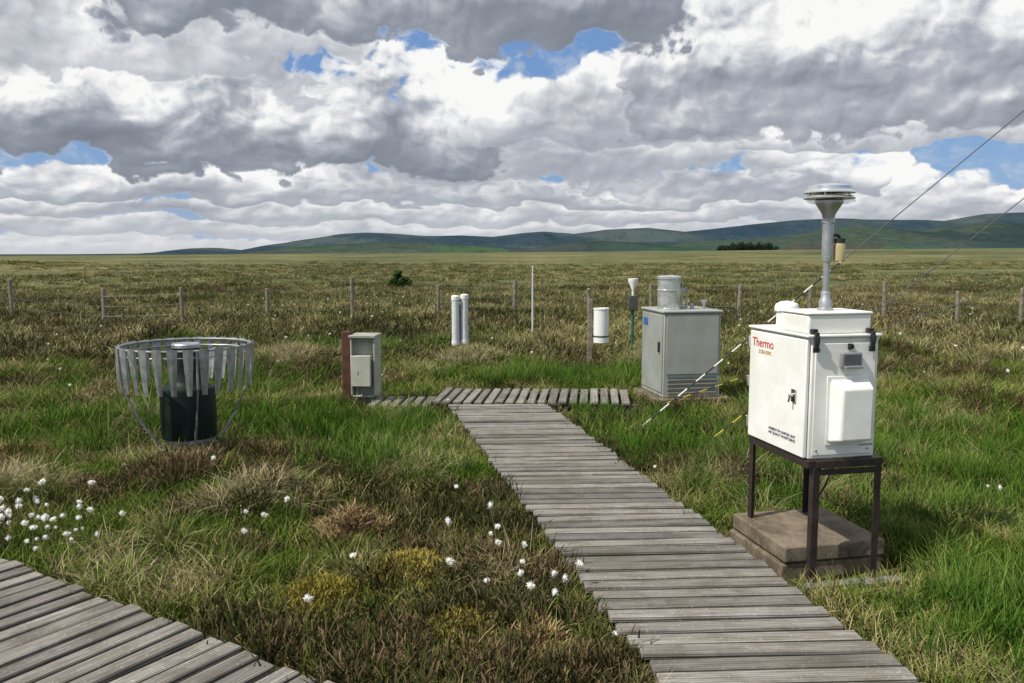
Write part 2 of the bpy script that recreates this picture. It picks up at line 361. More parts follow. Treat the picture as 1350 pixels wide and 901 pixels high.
mHt=grassmat('heather_sprigs',[(.32,(.042,.052,.018)),(.44,(.080,.074,.032)),(.54,(.135,.10,.050)),(.7,(.21,.15,.085))],rand=.35)
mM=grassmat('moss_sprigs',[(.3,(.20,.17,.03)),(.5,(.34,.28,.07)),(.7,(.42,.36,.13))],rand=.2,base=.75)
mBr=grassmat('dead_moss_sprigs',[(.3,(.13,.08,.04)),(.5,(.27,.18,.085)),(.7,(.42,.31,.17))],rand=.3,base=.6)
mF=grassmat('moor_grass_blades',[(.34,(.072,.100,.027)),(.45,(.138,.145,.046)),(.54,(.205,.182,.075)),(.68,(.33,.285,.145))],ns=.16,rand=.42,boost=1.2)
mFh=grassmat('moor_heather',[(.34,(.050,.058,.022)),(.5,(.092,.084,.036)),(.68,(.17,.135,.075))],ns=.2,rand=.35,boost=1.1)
def coll(name): return bpy.data.collections.new(name)
cG=coll('grass_tufts')
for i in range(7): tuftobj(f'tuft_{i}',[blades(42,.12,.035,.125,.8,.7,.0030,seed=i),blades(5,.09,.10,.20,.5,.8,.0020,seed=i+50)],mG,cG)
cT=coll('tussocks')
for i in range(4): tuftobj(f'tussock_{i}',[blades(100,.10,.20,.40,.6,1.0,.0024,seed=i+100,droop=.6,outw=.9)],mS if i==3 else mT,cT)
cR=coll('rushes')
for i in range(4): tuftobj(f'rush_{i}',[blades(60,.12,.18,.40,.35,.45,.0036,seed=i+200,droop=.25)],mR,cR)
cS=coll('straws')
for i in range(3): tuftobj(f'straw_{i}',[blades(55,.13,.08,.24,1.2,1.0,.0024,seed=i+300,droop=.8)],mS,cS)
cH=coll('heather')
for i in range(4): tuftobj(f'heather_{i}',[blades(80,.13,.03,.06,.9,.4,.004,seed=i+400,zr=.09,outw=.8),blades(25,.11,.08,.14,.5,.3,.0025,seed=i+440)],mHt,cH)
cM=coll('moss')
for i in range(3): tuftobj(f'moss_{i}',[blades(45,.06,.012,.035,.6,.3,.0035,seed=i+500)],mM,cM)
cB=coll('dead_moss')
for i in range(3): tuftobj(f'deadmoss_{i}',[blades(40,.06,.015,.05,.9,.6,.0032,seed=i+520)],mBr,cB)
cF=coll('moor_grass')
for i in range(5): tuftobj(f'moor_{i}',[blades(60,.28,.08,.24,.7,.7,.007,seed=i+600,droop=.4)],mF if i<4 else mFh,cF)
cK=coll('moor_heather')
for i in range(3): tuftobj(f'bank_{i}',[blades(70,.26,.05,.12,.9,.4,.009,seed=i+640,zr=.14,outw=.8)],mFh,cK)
# cotton grass
m_cot=pmat('cotton_fluff',(.84,.83,.79),.9,0,.05)
mStem=pmat('cotton_stem',(.14,.16,.05),.6)
cC=coll('cotton')
import bmesh
for i in range(5):
    g=random.Random(i); gg=np.random.default_rng(i); hh=g.uniform(.17,.28); lx=g.uniform(-.09,.09); ly=g.uniform(-.09,.09)
    bm=bmesh.new(); bmesh.ops.create_icosphere(bm,subdivisions=2,radius=.010)
    mb=MB(); mb.v=[(q.co.x+lx,q.co.y+ly,q.co.z*1.2+hh) for q in bm.verts]; mb.f=[tuple(v.index for v in f.verts) for f in bm.faces]; mb.m=[0]*len(mb.f); bm.free()
    for k in range(150):
        d=gg.normal(size=3); d/=np.linalg.norm(d); d=Vector(d); 
        if d.z<-.75: continue
        l=g.uniform(.012,.021)*(1.15 if d.z>0 else .9); p0=Vector((lx,ly,hh))+d*.004; p1=Vector((lx,ly,hh))+d*l+Vector((0,0,-.002)); sd=d.orthogonal().normalized()*.0016
        mb.add([p0-sd,p0+sd,p1+sd*.4,p1-sd*.4],[(0,1,2,3)])
    mb.tube([(0,0,-.02),(lx*.3,ly*.3,hh*.5),(lx,ly,hh)],.0014,4,1)
    ob=mb.obj(f'cotton_{i}',[m_cot,mStem],smooth=False); S.collection.objects.unlink(ob); cC.objects.link(ob)
def scatter(name,x,y,coll_,smin,smax,tilt=.15,zo=0,hs=1.0,seed=0):
    N=len(x); g=np.random.default_rng(seed+77); z=height(x,y)+zo
    sc=smin+(smax-smin)*g.random(N)
    me=bpy.data.meshes.new(name); me.vertices.add(N); me.vertices.foreach_set('co',np.stack([x,y,z],-1).ravel().astype(np.float32))
    a=me.attributes.new('rot','FLOAT_VECTOR','POINT'); a.data.foreach_set('vector',np.stack([g.normal(0,tilt,N),g.normal(0,tilt,N),g.random(N)*6.283],-1).ravel().astype(np.float32))
    a=me.attributes.new('scl','FLOAT_VECTOR','POINT'); a.data.foreach_set('vector',np.stack([sc,sc,sc*hs*(.75+.5*g.random(N))],-1).ravel().astype(np.float32))
    a=me.attributes.new('idx','INT','POINT'); a.data.foreach_set('value',g.integers(0,len(coll_.objects),N).astype(np.int32))
    ob=bpy.data.objects.new(name,me); S.collection.objects.link(ob)
    ng=bpy.data.node_groups.new(name,'GeometryNodeTree')
    ng.interface.new_socket('Geometry',in_out='INPUT',socket_type='NodeSocketGeometry'); ng.interface.new_socket('Geometry',in_out='OUTPUT',socket_type='NodeSocketGeometry')
    gi=ng.nodes.new('NodeGroupInput'); go=ng.nodes.new('NodeGroupOutput'); ip=ng.nodes.new('GeometryNodeInstanceOnPoints'); ci=ng.nodes.new('GeometryNodeCollectionInfo')
    ci.inputs[0].default_value=coll_; ci.inputs[1].default_value=True; ci.inputs[2].default_value=True
    def na(nm,ty):
        q=ng.nodes.new('GeometryNodeInputNamedAttribute'); q.data_type=ty; q.inputs[0].default_value=nm; return q.outputs[0]
    lk=ng.links.new; lk(gi.outputs[0],ip.inputs['Points']); lk(ci.outputs[0],ip.inputs['Instance']); ip.inputs['Pick Instance'].default_value=True
    lk(na('idx','INT'),ip.inputs['Instance Index']); lk(na('rot','FLOAT_VECTOR'),ip.inputs['Rotation']); lk(na('scl','FLOAT_VECTOR'),ip.inputs['Scale'])
    lk(ip.outputs[0],go.inputs[0]); md=ob.modifiers.new('scatter','NODES'); md.node_group=ng
    return ob
def cand(y0,y1,dens,seed,margin=1.4):
    g=np.random.default_rng(seed); X=.68*y1+margin; N=int(2*X*(y1-y0)*dens)
    x=g.uniform(-X,X,N); y=g.uniform(y0,y1,N); k=np.abs(x)<.68*y+margin; return x[k],y[k]
def keep(x,y,mask): return x[mask],y[mask]
def mnd(x,y,kinds):
    g=np.zeros_like(x)
    for mx,my,mr_,mh,k in MOUNDS:
        if k in kinds: g=np.maximum(g,np.exp(-((x-mx)**2+(y-my)**2)/(mr_*mr_)*1.1))
    return g
# near meadow
xa,ya=cand(2.4,7.5,185,1); xb,yb=cand(7.5,14,62,2); x_=np.concatenate([xa,xb]); y_=np.concatenate([ya,yb])
d=bdist(x_,y_); q=rng.random(len(x_))
x_,y_=keep(x_,y_,(d>.04)&(mnd(x_,y_,(1,2))<.22+.35*q)&(mnd(x_,y_,(3,))<.6+.4*q))
pn=fbm(x_*.9,y_*.9,40)+.25*fbm(x_*3,y_*3,44,2)-.12*ss(1.2,2.5,x_)
isH=pn>.11; isS=(pn<-.16)&(x_<1.3); far_=y_>7.5; r_=rng.random(len(x_))
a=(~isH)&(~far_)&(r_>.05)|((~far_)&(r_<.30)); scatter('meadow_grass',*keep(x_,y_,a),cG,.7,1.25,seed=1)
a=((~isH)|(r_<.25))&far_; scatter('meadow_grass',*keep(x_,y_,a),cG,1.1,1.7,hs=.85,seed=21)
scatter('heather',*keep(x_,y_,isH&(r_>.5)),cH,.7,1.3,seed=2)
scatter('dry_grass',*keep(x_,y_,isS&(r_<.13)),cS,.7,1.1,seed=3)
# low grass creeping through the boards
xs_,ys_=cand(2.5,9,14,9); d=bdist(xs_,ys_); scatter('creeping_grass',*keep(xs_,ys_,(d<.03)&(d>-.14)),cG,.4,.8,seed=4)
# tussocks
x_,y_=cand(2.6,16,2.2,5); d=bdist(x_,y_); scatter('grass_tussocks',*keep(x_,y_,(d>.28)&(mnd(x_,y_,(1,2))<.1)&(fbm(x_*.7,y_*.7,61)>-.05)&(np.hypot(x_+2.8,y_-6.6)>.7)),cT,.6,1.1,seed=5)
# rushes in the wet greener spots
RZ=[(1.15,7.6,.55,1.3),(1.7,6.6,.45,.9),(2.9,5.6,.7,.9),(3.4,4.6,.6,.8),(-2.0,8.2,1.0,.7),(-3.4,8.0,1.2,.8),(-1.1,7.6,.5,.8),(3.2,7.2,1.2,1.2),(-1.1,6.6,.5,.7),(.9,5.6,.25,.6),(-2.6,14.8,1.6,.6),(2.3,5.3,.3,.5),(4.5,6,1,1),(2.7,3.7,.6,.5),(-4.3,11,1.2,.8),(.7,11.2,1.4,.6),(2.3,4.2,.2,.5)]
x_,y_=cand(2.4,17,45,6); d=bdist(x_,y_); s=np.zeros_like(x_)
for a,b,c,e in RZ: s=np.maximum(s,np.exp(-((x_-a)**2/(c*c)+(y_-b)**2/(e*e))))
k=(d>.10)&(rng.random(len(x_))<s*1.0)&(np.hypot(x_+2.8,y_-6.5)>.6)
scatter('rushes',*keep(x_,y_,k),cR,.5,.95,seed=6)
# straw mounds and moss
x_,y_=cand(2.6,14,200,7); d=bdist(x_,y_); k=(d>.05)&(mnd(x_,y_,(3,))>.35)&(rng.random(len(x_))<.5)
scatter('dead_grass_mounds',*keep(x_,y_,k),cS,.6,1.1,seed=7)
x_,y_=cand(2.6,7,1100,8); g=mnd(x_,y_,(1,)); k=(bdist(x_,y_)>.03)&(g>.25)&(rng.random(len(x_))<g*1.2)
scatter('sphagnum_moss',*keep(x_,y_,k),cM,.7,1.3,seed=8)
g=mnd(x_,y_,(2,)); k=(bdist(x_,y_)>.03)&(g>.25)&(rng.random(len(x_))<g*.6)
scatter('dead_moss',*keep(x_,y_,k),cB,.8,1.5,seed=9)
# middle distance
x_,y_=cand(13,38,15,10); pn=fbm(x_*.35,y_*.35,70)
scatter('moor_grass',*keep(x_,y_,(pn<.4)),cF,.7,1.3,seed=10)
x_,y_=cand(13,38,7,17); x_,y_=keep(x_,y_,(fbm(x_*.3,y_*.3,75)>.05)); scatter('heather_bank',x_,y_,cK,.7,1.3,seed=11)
x_,y_=cand(38,110,1.0,12); scatter('distant_moor_grass',*keep(x_,y_,fbm(x_*.05,y_*.12,80)>-.1),cF,1.2,2.2,hs=.6,seed=12)
# cotton grass
cx=[];cy=[]
def blob(a,b,sa,sb,nn):
    cx.extend(rng.normal(a,sa,nn)); cy.extend(rng.normal(b,sb,nn))
blob(-2.75,4.75,.20,.18,34); blob(-3.0,5.0,.2,.2,16); blob(.05,4.0,.15,.25,9); blob(.25,3.6,.1,.15,4); blob(-.3,3.5,.25,.25,3); blob(-1.7,4.7,.5,.5,5); blob(-.3,4.7,.4,.6,2)
x_,y_=cand(4,14,.24,14); cx.extend(x_);cy.extend(y_)
x_,y_=cand(13,30,.55,15); k=fbm(x_*.3,y_*.3,90)>0; cx.extend(x_[k]);cy.extend(y_[k])
cx=np.array(cx);cy=np.array(cy); k=(bdist(cx,cy)>.05); scatter('cotton_grass',cx[k],cy[k],cC,.8,1.2,tilt=.12,seed=16)
# ------------------------------------------------------------------ boardwalks
m_wood,n,bs=newmat('weathered_boards')
uv=n.new('ShaderNodeUVMap').outputs[0]; u,v,_=n.sep(uv)
rn=n.attr('rnd')
gr=n.noise(n.C(n.M('MULTIPLY',u,3.0),n.M('MULTIPLY',v,90.0),n.M('MULTIPLY',rn,40)),1.0,5,.65)
bl=n.noise(n.C(n.M('MULTIPLY',u,5.0),n.M('MULTIPLY',v,9.0),n.M('MULTIPLY',rn,20)),1.0,4,.6)
P=n.new('ShaderNodeNewGeometry').outputs['Position']
sp=n.noise(P,55,3,.6)
c=n.ramp(gr,[(.28,(.10,.088,.073)),(.45,(.225,.206,.182)),(.6,(.315,.293,.264)),(.8,(.42,.395,.362))])
c=n.mix(n.mr(bl,.42,.68,0,.6),c,(.13,.112,.086))
c=n.mix(n.mr(sp,.60,.68,0,.45),c,(.50,.49,.45))
c=n.mix(n.mr(n.noise(P,1.3,3,.5),.45,.7,0,.40),c,(.135,.132,.082))
c=n.mix(n.mr(n.noise(P,7,4,.6),.56,.70,0,.35),c,(.09,.085,.065))
gv=n.M('SINE',n.M('MULTIPLY',v,2*math.pi/.0155))
c=n.V('SCALE',c,n.M('MULTIPLY',n.mr(rn,0,1,.64,1.2,False),n.mr(gv,-1,-.2,.62,1)))
n.put(bs.inputs['Base Color'],c); bs.inputs['Roughness'].default_value=.85; bs.inputs['Specular IOR Level'].default_value=.25
n.put(bs.inputs['Normal'],n.bump(n.M('ADD',n.M('MULTIPLY',gr,.6),n.M('MULTIPLY',gv,.35)),.7,.004))
m_bear=pmat('bearer_timber',(.07,.06,.045),.9)
def boardwalk(name,slats,bearers):
    V=[];F=[];UV=[];RN=[]
    for (c0,ud,ln,wd,zt) in slats:
        u=Vector((ud[0],ud[1]+random.uniform(-.009,.009),random.uniform(-.008,.008))).normalized(); vv=Vector((-u.y,u.x,random.uniform(-.04,.04))).normalized(); w_=u.cross(vv)
        C0=Vector((c0[0],c0[1],zt+random.uniform(-.007,.004))); l=ln/2; h=wd/2*random.uniform(.92,1.04); t=.028; sh=random.uniform(-.018,.018)
        o=len(V)
        for dz in (-t,0):
            for a,b in ((-l,-h),(l,-h),(l,h),(-l,h)): V.append(tuple(C0+u*(a+sh)+vv*b+w_*dz))
        fs=[(0,3,2,1),(4,5,6,7),(0,1,5,4),(1,2,6,5),(2,3,7,6),(3,0,4,7)]
        lu=[-l,l,l,-l]*2; lv=[-h,-h,h,h]*2; ro=random.random()*50; r1=random.random()
        for f in fs:
            F.append(tuple(i+o for i in f)); 
            for i in f: UV.append((lu[i]+ro,lv[i]+(.03 if i<4 else 0)))
        RN+= [r1]*8
    me=bpy.data.meshes.new(name); me.from_pydata(V,[],F); me.materials.append(m_wood); uvl=me.uv_layers.new(name='UVMap'); uvl.data.foreach_set('uv',np.array(UV).ravel())
    a=me.attributes.new('rnd','FLOAT','POINT'); a.data.foreach_set('value',RN)
    p=empty(name); o=bpy.data.objects.new('slats',me); S.collection.objects.link(o); o.parent=p
    bv=o.modifiers.new('b','BEVEL'); bv.width=.004; bv.segments=1
    mb=MB()
    for a,b in bearers:
        a=Vector((*a,0));b=Vector((*b,0)); dd=(b-a); L_=dd.length; M=Matrix.Translation((a.x,a.y,0))@Matrix.Rotation(math.atan2(dd.y,dd.x),4,'Z')
        mb.box(0,L_,-.03,.03,-.16,-.038,0,M)
    mb.obj('bearers',m_bear,p)
    return p
sl=[]; yy=.2
while yy<9.0:
    xl=-.625+.2145*(8.69-yy); xr=.39+.202*(9.0-yy); sl.append((((xl+xr)/2,yy),(1,.05),(xr-xl),.087,0.0)); yy+=.1165
ln=lambda y,f:(-.625+.2145*(8.69-y))*(1-f)+(.39+.202*(9.0-y))*f
boardwalk('wooden_boardwalk',sl,[((ln(.2,.12),.2),(ln(8.95,.12),8.95)),((ln(.2,.88),.2),(ln(8.95,.88),8.95))])
sl=[]; s=-2.5
while s<3.7:
    c=E0+ED*s+EN*.5; sl.append(((c[0],c[1]),tuple(EN),1.0,.087,0.002)); s+=.1165
a=E0+ED*-2.5;b=E0+ED*3.7
boardwalk('wooden_boardwalk',sl,[(tuple(a+EN*.12),tuple(b+EN*.12)),(tuple(a+EN*.88),tuple(b+EN*.88))])
sl=[]; xx=-.80
while xx<1.36: sl.append(((xx,9.53-.03*xx),(.10,1),.94,.087,.012)); xx+=.1165
boardwalk('wooden_decking',sl,[((-.84,9.2),(1.4,9.15)),((-.84,9.9),(1.4,9.85))])
sl=[]; xx=-1.52
while xx<-.92: sl.append(((xx,9.25),(.05,1),.62,.087,-.005)); xx+=.1165
boardwalk('wooden_decking',sl,[((-1.58,9.05),(-.95,9.05)),((-1.58,9.45),(-.95,9.45))])
# ------------------------------------------------------------------ materials
m_white=pmat('white_paint',(.82,.82,.80),.42,0,.07,4)
m_whited=pmat('white_panel',(.79,.79,.77),.45,0,.08,4)
m_red=pmat('red_print',(.55,.05,.02),.5); m_gold=pmat('gold_print',(.55,.38,.12),.5); m_ink=pmat('ink_print',(.13,.13,.16),.5)
m_leg=pmat('brown_angle_iron',(.040,.026,.024),.5,.2,.3,20)
m_blk=pmat('black_rubber',(.02,.02,.02),.5); m_chr=pmat('chrome',(.6,.6,.6),.25,1)
m_alu=pmat('brushed_aluminium',(.78,.79,.80),.28,.8,.1,12); m_alud=pmat('anodised_aluminium',(.48,.49,.51),.40,.75,.1,12)
m_galv=pmat('galvanised_steel',(.38,.39,.40),.45,.6,.25,14)
m_slab=pmat('stone_slab',(.18,.145,.105),.9,0,.5,7,.2,.6,40)
m_glass=pmat('screen_glass',(.10,.11,.12),.12); m_bezel=pmat('screen_bezel',(.22,.23,.24),.4)
m_jar=pmat('jar_amber',(.45,.38,.20),.25)
m_grey=pmat('grey_enamel',(.34,.355,.325),.42,0,.10,4); m_greyd=pmat('grey_enamel_side',(.30,.315,.295),.42,0,.08,4)
m_vent=pmat('vent_tan',(.36,.33,.20),.5); m_ventb=pmat('vent_blue_grey',(.10,.12,.16),.6); m_blue=pmat('blue_badge',(.05,.12,.40),.4)  # louvres alternate tan and blue-grey, both their own stripe colours
m_green=pmat('dark_green_paint',(.0045,.013,.009),.5,0,.25,6,.22); m_greenp=pmat('green_pole',(.02,.11,.07),.45)
m_post=pmat('weathered_post',(.24,.205,.16),.9,0,.35,9,.2,.6,30); m_postr=pmat('red_brown_post',(.10,.042,.030),.8,0,.4,9,.3,.5,30)
m_beige=pmat('beige_enclosure',(.44,.45,.38),.5,0,.1); m_shell=pmat('grey_housing',(.36,.36,.31),.55,0,.18)
m_wht2=pmat('white_tube',(.62,.64,.66),.35,0,.12,8); m_dk=pmat('dark_housing',(.06,.065,.06),.5)
m_wire=pmat('steel_wire',(.12,.12,.13),.5,.4); m_ropew=pmat('rope_white',(.7,.68,.6),.7); m_ropey=pmat('rope_yellow',(.55,.42,.04),.7)
# ------------------------------------------------------------------ air sampler on stand
sp_=empty('air_sampler',(1.534,4.27,0),R(12))
mb=MB()
W,Dp,zb,zt=.40,.61,.572,1.212
mb.box(.012,W,.0,Dp,zb,zt); mb.obj('cabinet',m_whited,sp_,.008)
MB().box(-.014,.008,.006,Dp-.006,zb+.006,zt-.012).obj('door',m_white,sp_,.006)
MB().box(-.02,W+.012,-.014,Dp+.01,zt+.001,zt+.016).obj('top_rim',m_white,sp_,.005)
MB().box(.03,W-.02,-.008,-.001,zb+.02,zt-.03).obj('side_panel',m_white,sp_,.004)
mb=MB(); mb.box(.0,.365,.02,.30,zt+.017,zt+.115).obj('top_housing',m_white,sp_,.010)
mb=MB(); mb.box(-.006,.371,.014,.306,zt+.116,zt+.130).obj('top_housing_lid',m_white,sp_,.006)
mb=MB()
vs=[(.115,-.009,.66),(.345,-.009,.66),(.345,-.009,.995),(.115,-.009,.995),(.140,-.095,.68),(.320,-.095,.68),(.320,-.095,.955),(.140,-.095,.955)]
mb.add(vs,[(0,1,2,3),(4,7,6,5),(0,4,5,1),(1,5,6,2),(2,6,7,3),(3,7,4,0)]); mb.obj('air_inlet_cover',m_white,sp_,.012,seg=3)
mb=MB(); mb.box(.10,.36,-.014,-.009,.645,1.01); mb.obj('cover_flange',m_white,sp_,.003)
mb=MB(); mb.box(.165,.285,-.035,-.009,1.05,1.135); mb.obj('display_bezel',m_bezel,sp_,.008)
mb=MB(); mb.box(.178,.272,-.039,-.0355,1.075,1.125); mb.obj('display_glass',m_glass,sp_,.002)
mb=MB(); mb.box(.175,.275,-.06,-.036,1.052,1.066); mb.obj('display_visor',m_bezel,sp_,.003)
mb=MB(); mb.tube([(.225,-.012,1.165),(.225,-.03,1.165)],.012,12); mb.box(.213,.237,-.018,-.009,1.15,1.18); mb.obj('pressure_port',m_blk,sp_)
mb=MB()
for lx in (.012,.335):
    mb.box(lx,lx+.022,-.034,-.016,zt-.055,zt+.03); mb.box(lx-.006,lx+.028,-.028,-.0165,zt-.075,zt-.045); mb.box(lx+.003,lx+.019,-.045,-.035,zt-.03,zt+.01); mb.box(lx-.004,lx+.026,-.012,.019,zt+.02,zt+.045)
mb.obj('toggle_latches',m_blk,sp_,.003)
mb=MB()
for (sx,sz) in ((.05,.62),(.35,.62),(.05,1.15),(.35,1.15),(.12,.67),(.335,.67),(.12,.985),(.335,.985)): mb.tube([(sx,-.008,sz),(sx,-.017,sz)],.005,8)
mb.obj('screws',m_chr,sp_)
mb=MB(); mb.box(-.024,-.0145,.085,.125,.86,.93); mb.tube([(-.02,.105,.9),(-.045,.105,.895)],.011,12); mb.tube([(-.04,.105,.905),(-.045,.11,.86)],.006,8)
mb.obj('door_lock',m_chr,sp_,.002)
mb=MB(); 
for zz in (.66,.90,1.13): mb.box(-.022,-.006,Dp-.004,Dp+.014,zz-.03,zz+.03)
mb.obj('hinges',m_chr,sp_,.002)
rt=(R(90),0,R(-90))
text('logo_lettering','Thermo',.072,m_red,sp_,(-.0155,.572,1.115),rt)
text('logo_subline','SCIENTIFIC',.030,m_gold,sp_,(-.0155,.50,1.078),rt)
text('label_lettering','AMBIENT PM SAMPLER UNIT\nAIR QUALITY MONITORING',.022,m_ink,sp_,(-.0155,.36,.665),rt)
text('warning_sticker','CAUTION',.018,m_ink,sp_,(.300,-.0095,.635),(R(90),0,0))
mb=MB(); t=.040
def angle_leg(x0,y0,z0,z1,sx,sy):
    mb.box(min(x0,x0+sx*t),max(x0,x0+sx*t),min(y0,y0+sy*.006),max(y0,y0+sy*.006),z0,z1); mb.box(min(x0,x0+sx*.006),max(x0,x0+sx*.006),min(y0+sy*.0061,y0+sy*t),max(y0+sy*.0061,y0+sy*t),z0,z1)
angle_leg(.03,-.03,-.10,.528,1,1); angle_leg(.43,-.03,-.10,.528,-1,1); angle_leg(.0,.60,.08,.528,1,-1); angle_leg(.40,.60,.08,.528,-1,-1)
mb.box(-.002,.044,-.03,.61,.530,.570); mb.box(.385,.434,-.03,.61,.530,.570); mb.box(.0441,.3849,-.036,.01,.529,.569); mb.box(.0441,.3849,.57,.612,.531,.571)
mb.box(.062,.392,-.028,-.020,.49,.522)
mb.obj('angle_iron_stand',m_leg,sp_,.002)
mb=MB(); mb.box(-.02,.50,-.075,-.015,-.102,-.090); mb.box(.30,.56,-.12,-.06,-.088,-.078); mb.obj('foot_plate',m_galv,sp_,.002)
mb=MB(); mb.lathe(.095,.40,[(.055,zt+.017),(.055,zt+.11),(.066,zt+.112),(.066,zt+.135),(.06,zt+.150),(.035,zt+.163),(.001,zt+.168)],28); mb.obj('pump_cap',m_white,sp_)
mb=MB(); c=(.18,.16)
mb.lathe(*c,[(.042,zt+.131),(.042,zt+.142),(.032,zt+.145),(.032,zt+.185),(.024,zt+.20),(.024,zt+.225),(.018,zt+.23),(.018,1.60),(.026,1.605),(.026,1.625),(.029,1.628),(.029,1.80),(.034,1.805),(.034,1.825),(.030,1.83),(.034,1.85),(.068,1.905),(.072,1.91),(.072,1.922),(.05,1.925)],32)
mb.obj('inlet_tube',m_alud,sp_)
mb=MB(); mb.lathe(*c,[(.050,1.924),(.118,1.934),(.128,1.930),(.130,1.934),(.118,1.946),(.06,1.952)],40); mb.lathe(*c,[(.070,1.958),(.128,1.962),(.131,1.960),(.131,1.965),(.112,1.978),(.110,1.996),(.060,2.008),(.001,2.012)],40)
mb.obj('inlet_head',m_alu,sp_)
mb=MB()
for i in range(4):
    a=R(45+90*i); mb.tube([(c[0]+.10*math.cos(a),c[1]+.10*math.sin(a),1.94),(c[0]+.10*math.cos(a),c[1]+.10*math.sin(a),1.97)],.005,8)
mb.obj('head_spacers',m_chr,sp_)
mb=MB(); jx=c[0]+.065; jy=c[1]-.01
mb.lathe(jx,jy,[(.026,1.60),(.031,1.605),(.031,1.685),(.024,1.70)],24,0); mb.lathe(jx,jy,[(.028,1.701),(.028,1.722),(.01,1.726)],24,1); mb.tube([(c[0],c[1],1.74),(jx-.01,jy,1.74),(jx,jy,1.725)],.008,10,1)
mb.obj('moisture_jar',[m_jar,m_blk],sp_)
mb=MB(); mb.tube([(W+.006,.3,.9),(W+.04,.32,.8),(W+.03,.33,.62),(W+.02,.34,.5),(W-.02,.4,.3),(W-.05,.5,.12)],.006,8); mb.obj('power_cable',m_blk,sp_)
st=empty('paving_slabs',(1.534,4.27,0),R(12))
mb=MB(); mb.box(-.07,.545,.085,.69,-.115,-.022); mb.box(-.055,.555,.075,.68,-.016,.078); mb.obj('slab_stack',m_slab,st,.012)
# ------------------------------------------------------------------ grey cabinet
gc=empty('instrument_cabinet',(1.74,9.5,0),R(10))
W2,D2=.69,.76
MB().box(.0,W2,.0,D2,-.02,.955).obj('body',m_grey,gc,.008)
MB().box(-.02,W2+.02,-.02,D2+.02,.957,.985).obj('lid',m_grey,gc,.008)
MB().box(-.012,-.002,.03,D2-.03,.03,.93).obj('side_door',m_greyd,gc,.004)
MB().box(-.035,-.013,.09,.12,.50,.62).obj('door_handle',m_blk,gc,.004)
MB().box(.03,W2-.03,-.010,-.002,.25,.93).obj('front_panel',m_grey,gc,.004)
mb=MB()
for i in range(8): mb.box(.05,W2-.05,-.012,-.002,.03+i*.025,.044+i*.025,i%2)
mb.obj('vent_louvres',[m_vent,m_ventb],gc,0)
MB().box(-.016,-.0125,.52,.68,.78,.87).obj('badge',m_blue,gc,.002)
MB().box(-.1,W2+.1,-.10,D2+.05,-.10,-.024).obj('plinth',m_slab,gc,.01)
mb=MB(); cx_,cy_=.16,.30
mb.lathe(cx_,cy_,[(.14,.986),(.14,1.0),(.132,1.003),(.132,1.20),(.14,1.203),(.14,1.215),(.132,1.218),(.132,1.335),(.145,1.34),(.145,1.365),(.12,1.375),(.02,1.385)],36); mb.obj('collector_drum',m_alu,gc)
mb=MB(); mb.tube([(cx_+.16,cy_,.99),(cx_+.17,cy_,1.30),(cx_+.11,cy_,1.36)],.009,8); mb.tube([(cx_+.15,cy_,1.21),(cx_+.22,cy_,1.24),(cx_+.23,cy_,1.0)],.008,8); mb.box(cx_+.14,cx_+.20,cy_-.02,cy_+.02,1.19,1.23)
mb.lathe(.60,.3,[(.02,.986),(.02,1.03),(.05,1.075),(.052,1.085),(.01,1.06)],20); mb.lathe(.36,.35,[(.04,.986),(.04,1.02),(.02,1.025)],20); mb.lathe(.47,.35,[(.025,.986),(.025,1.04),(.01,1.045)],16)
mb.obj('roof_fittings',m_alud,gc)
mb=MB(); mb.tube([(W2+.01,.3,1.0),(W2+.15,.3,1.0),(W2+.26,.3,.995),(W2+.32,.3,.96),(W2+.33,.3,.85)],.010,8); mb.obj('outlet_hose',m_dk,gc)
# ------------------------------------------------------------------ shielded rain gauge
rg=empty('shielded_rain_gauge',(-2.80,7.12,0),R(10))
mb=MB(); RR=.53; ZR=.86
mb.tube([(RR*math.cos(a),RR*math.sin(a),ZR) for a in np.linspace(0,2*math.pi,64,endpoint=False)],.010,8,closed=True)
mb.tube([((RR-.0)*math.cos(a),(RR-.0)*math.sin(a),ZR-.055) for a in np.linspace(0,2*math.pi,64,endpoint=False)],.005,6,closed=True)
mb.obj('shield_ring',m_galv,rg)
mb=MB(); NB=28
for i in range(NB):
    a=2*math.pi*i/NB; tw=random.uniform(-.2,.2); inn=random.uniform(.0,.10)
    M=Matrix.Rotation(a,4,'Z')@Matrix.Translation((RR+.012,0,ZR+.015))@Matrix.Rotation(tw,4,'Z')@Matrix.Rotation(inn,4,'Y')
    vs=[]
    for zz,hw,xx in ((0,.040,0),(-.08,.038,.002),(-.22,.030,0),(-.38,.020,-.01)):
        for yy_ in (-hw,0,hw):
            for tt in (0,.003): vs.append(M@Vector((xx+tt+( .006 if yy_==0 else 0),yy_,zz)))
    fs=[]
    for k in range(3):
        o=k*6;p=o+6
        fs+=[(o,o+2,p+2,p),(o+2,o+4,p+4,p+2),(o+1,p+1,p+3,o+3),(o+3,p+3,p+5,o+5),(o,p,p+1,o+1),(o+4,o+5,p+5,p+4)]
    fs+=[(0,1,3,2),(2,3,5,4),(18,20,21,19),(20,22,23,21)]
    mb.add(vs,fs)
mb.obj('shield_blades',m_galv,rg,smooth=False)
mb=MB()
for i in range(4):
    a=R(20+90*i); c_,s_=math.cos(a),math.sin(a)
    mb.tube([(RR*c_,RR*s_,ZR),(RR*.98*c_,RR*.98*s_,.55),(.40*c_,.40*s_,.25),(.25*c_,.25*s_,.02),(.20*c_,.20*s_,-.14)],.010,8)
mb.tube([(.24*math.cos(a),.24*math.sin(a),-.02) for a in np.linspace(0,2*math.pi,32,endpoint=False)],.008,6,closed=True)
mb.lathe(0,0,[(.16,-.15),(.16,.03),(.20,.035),(.20,.06)],24)
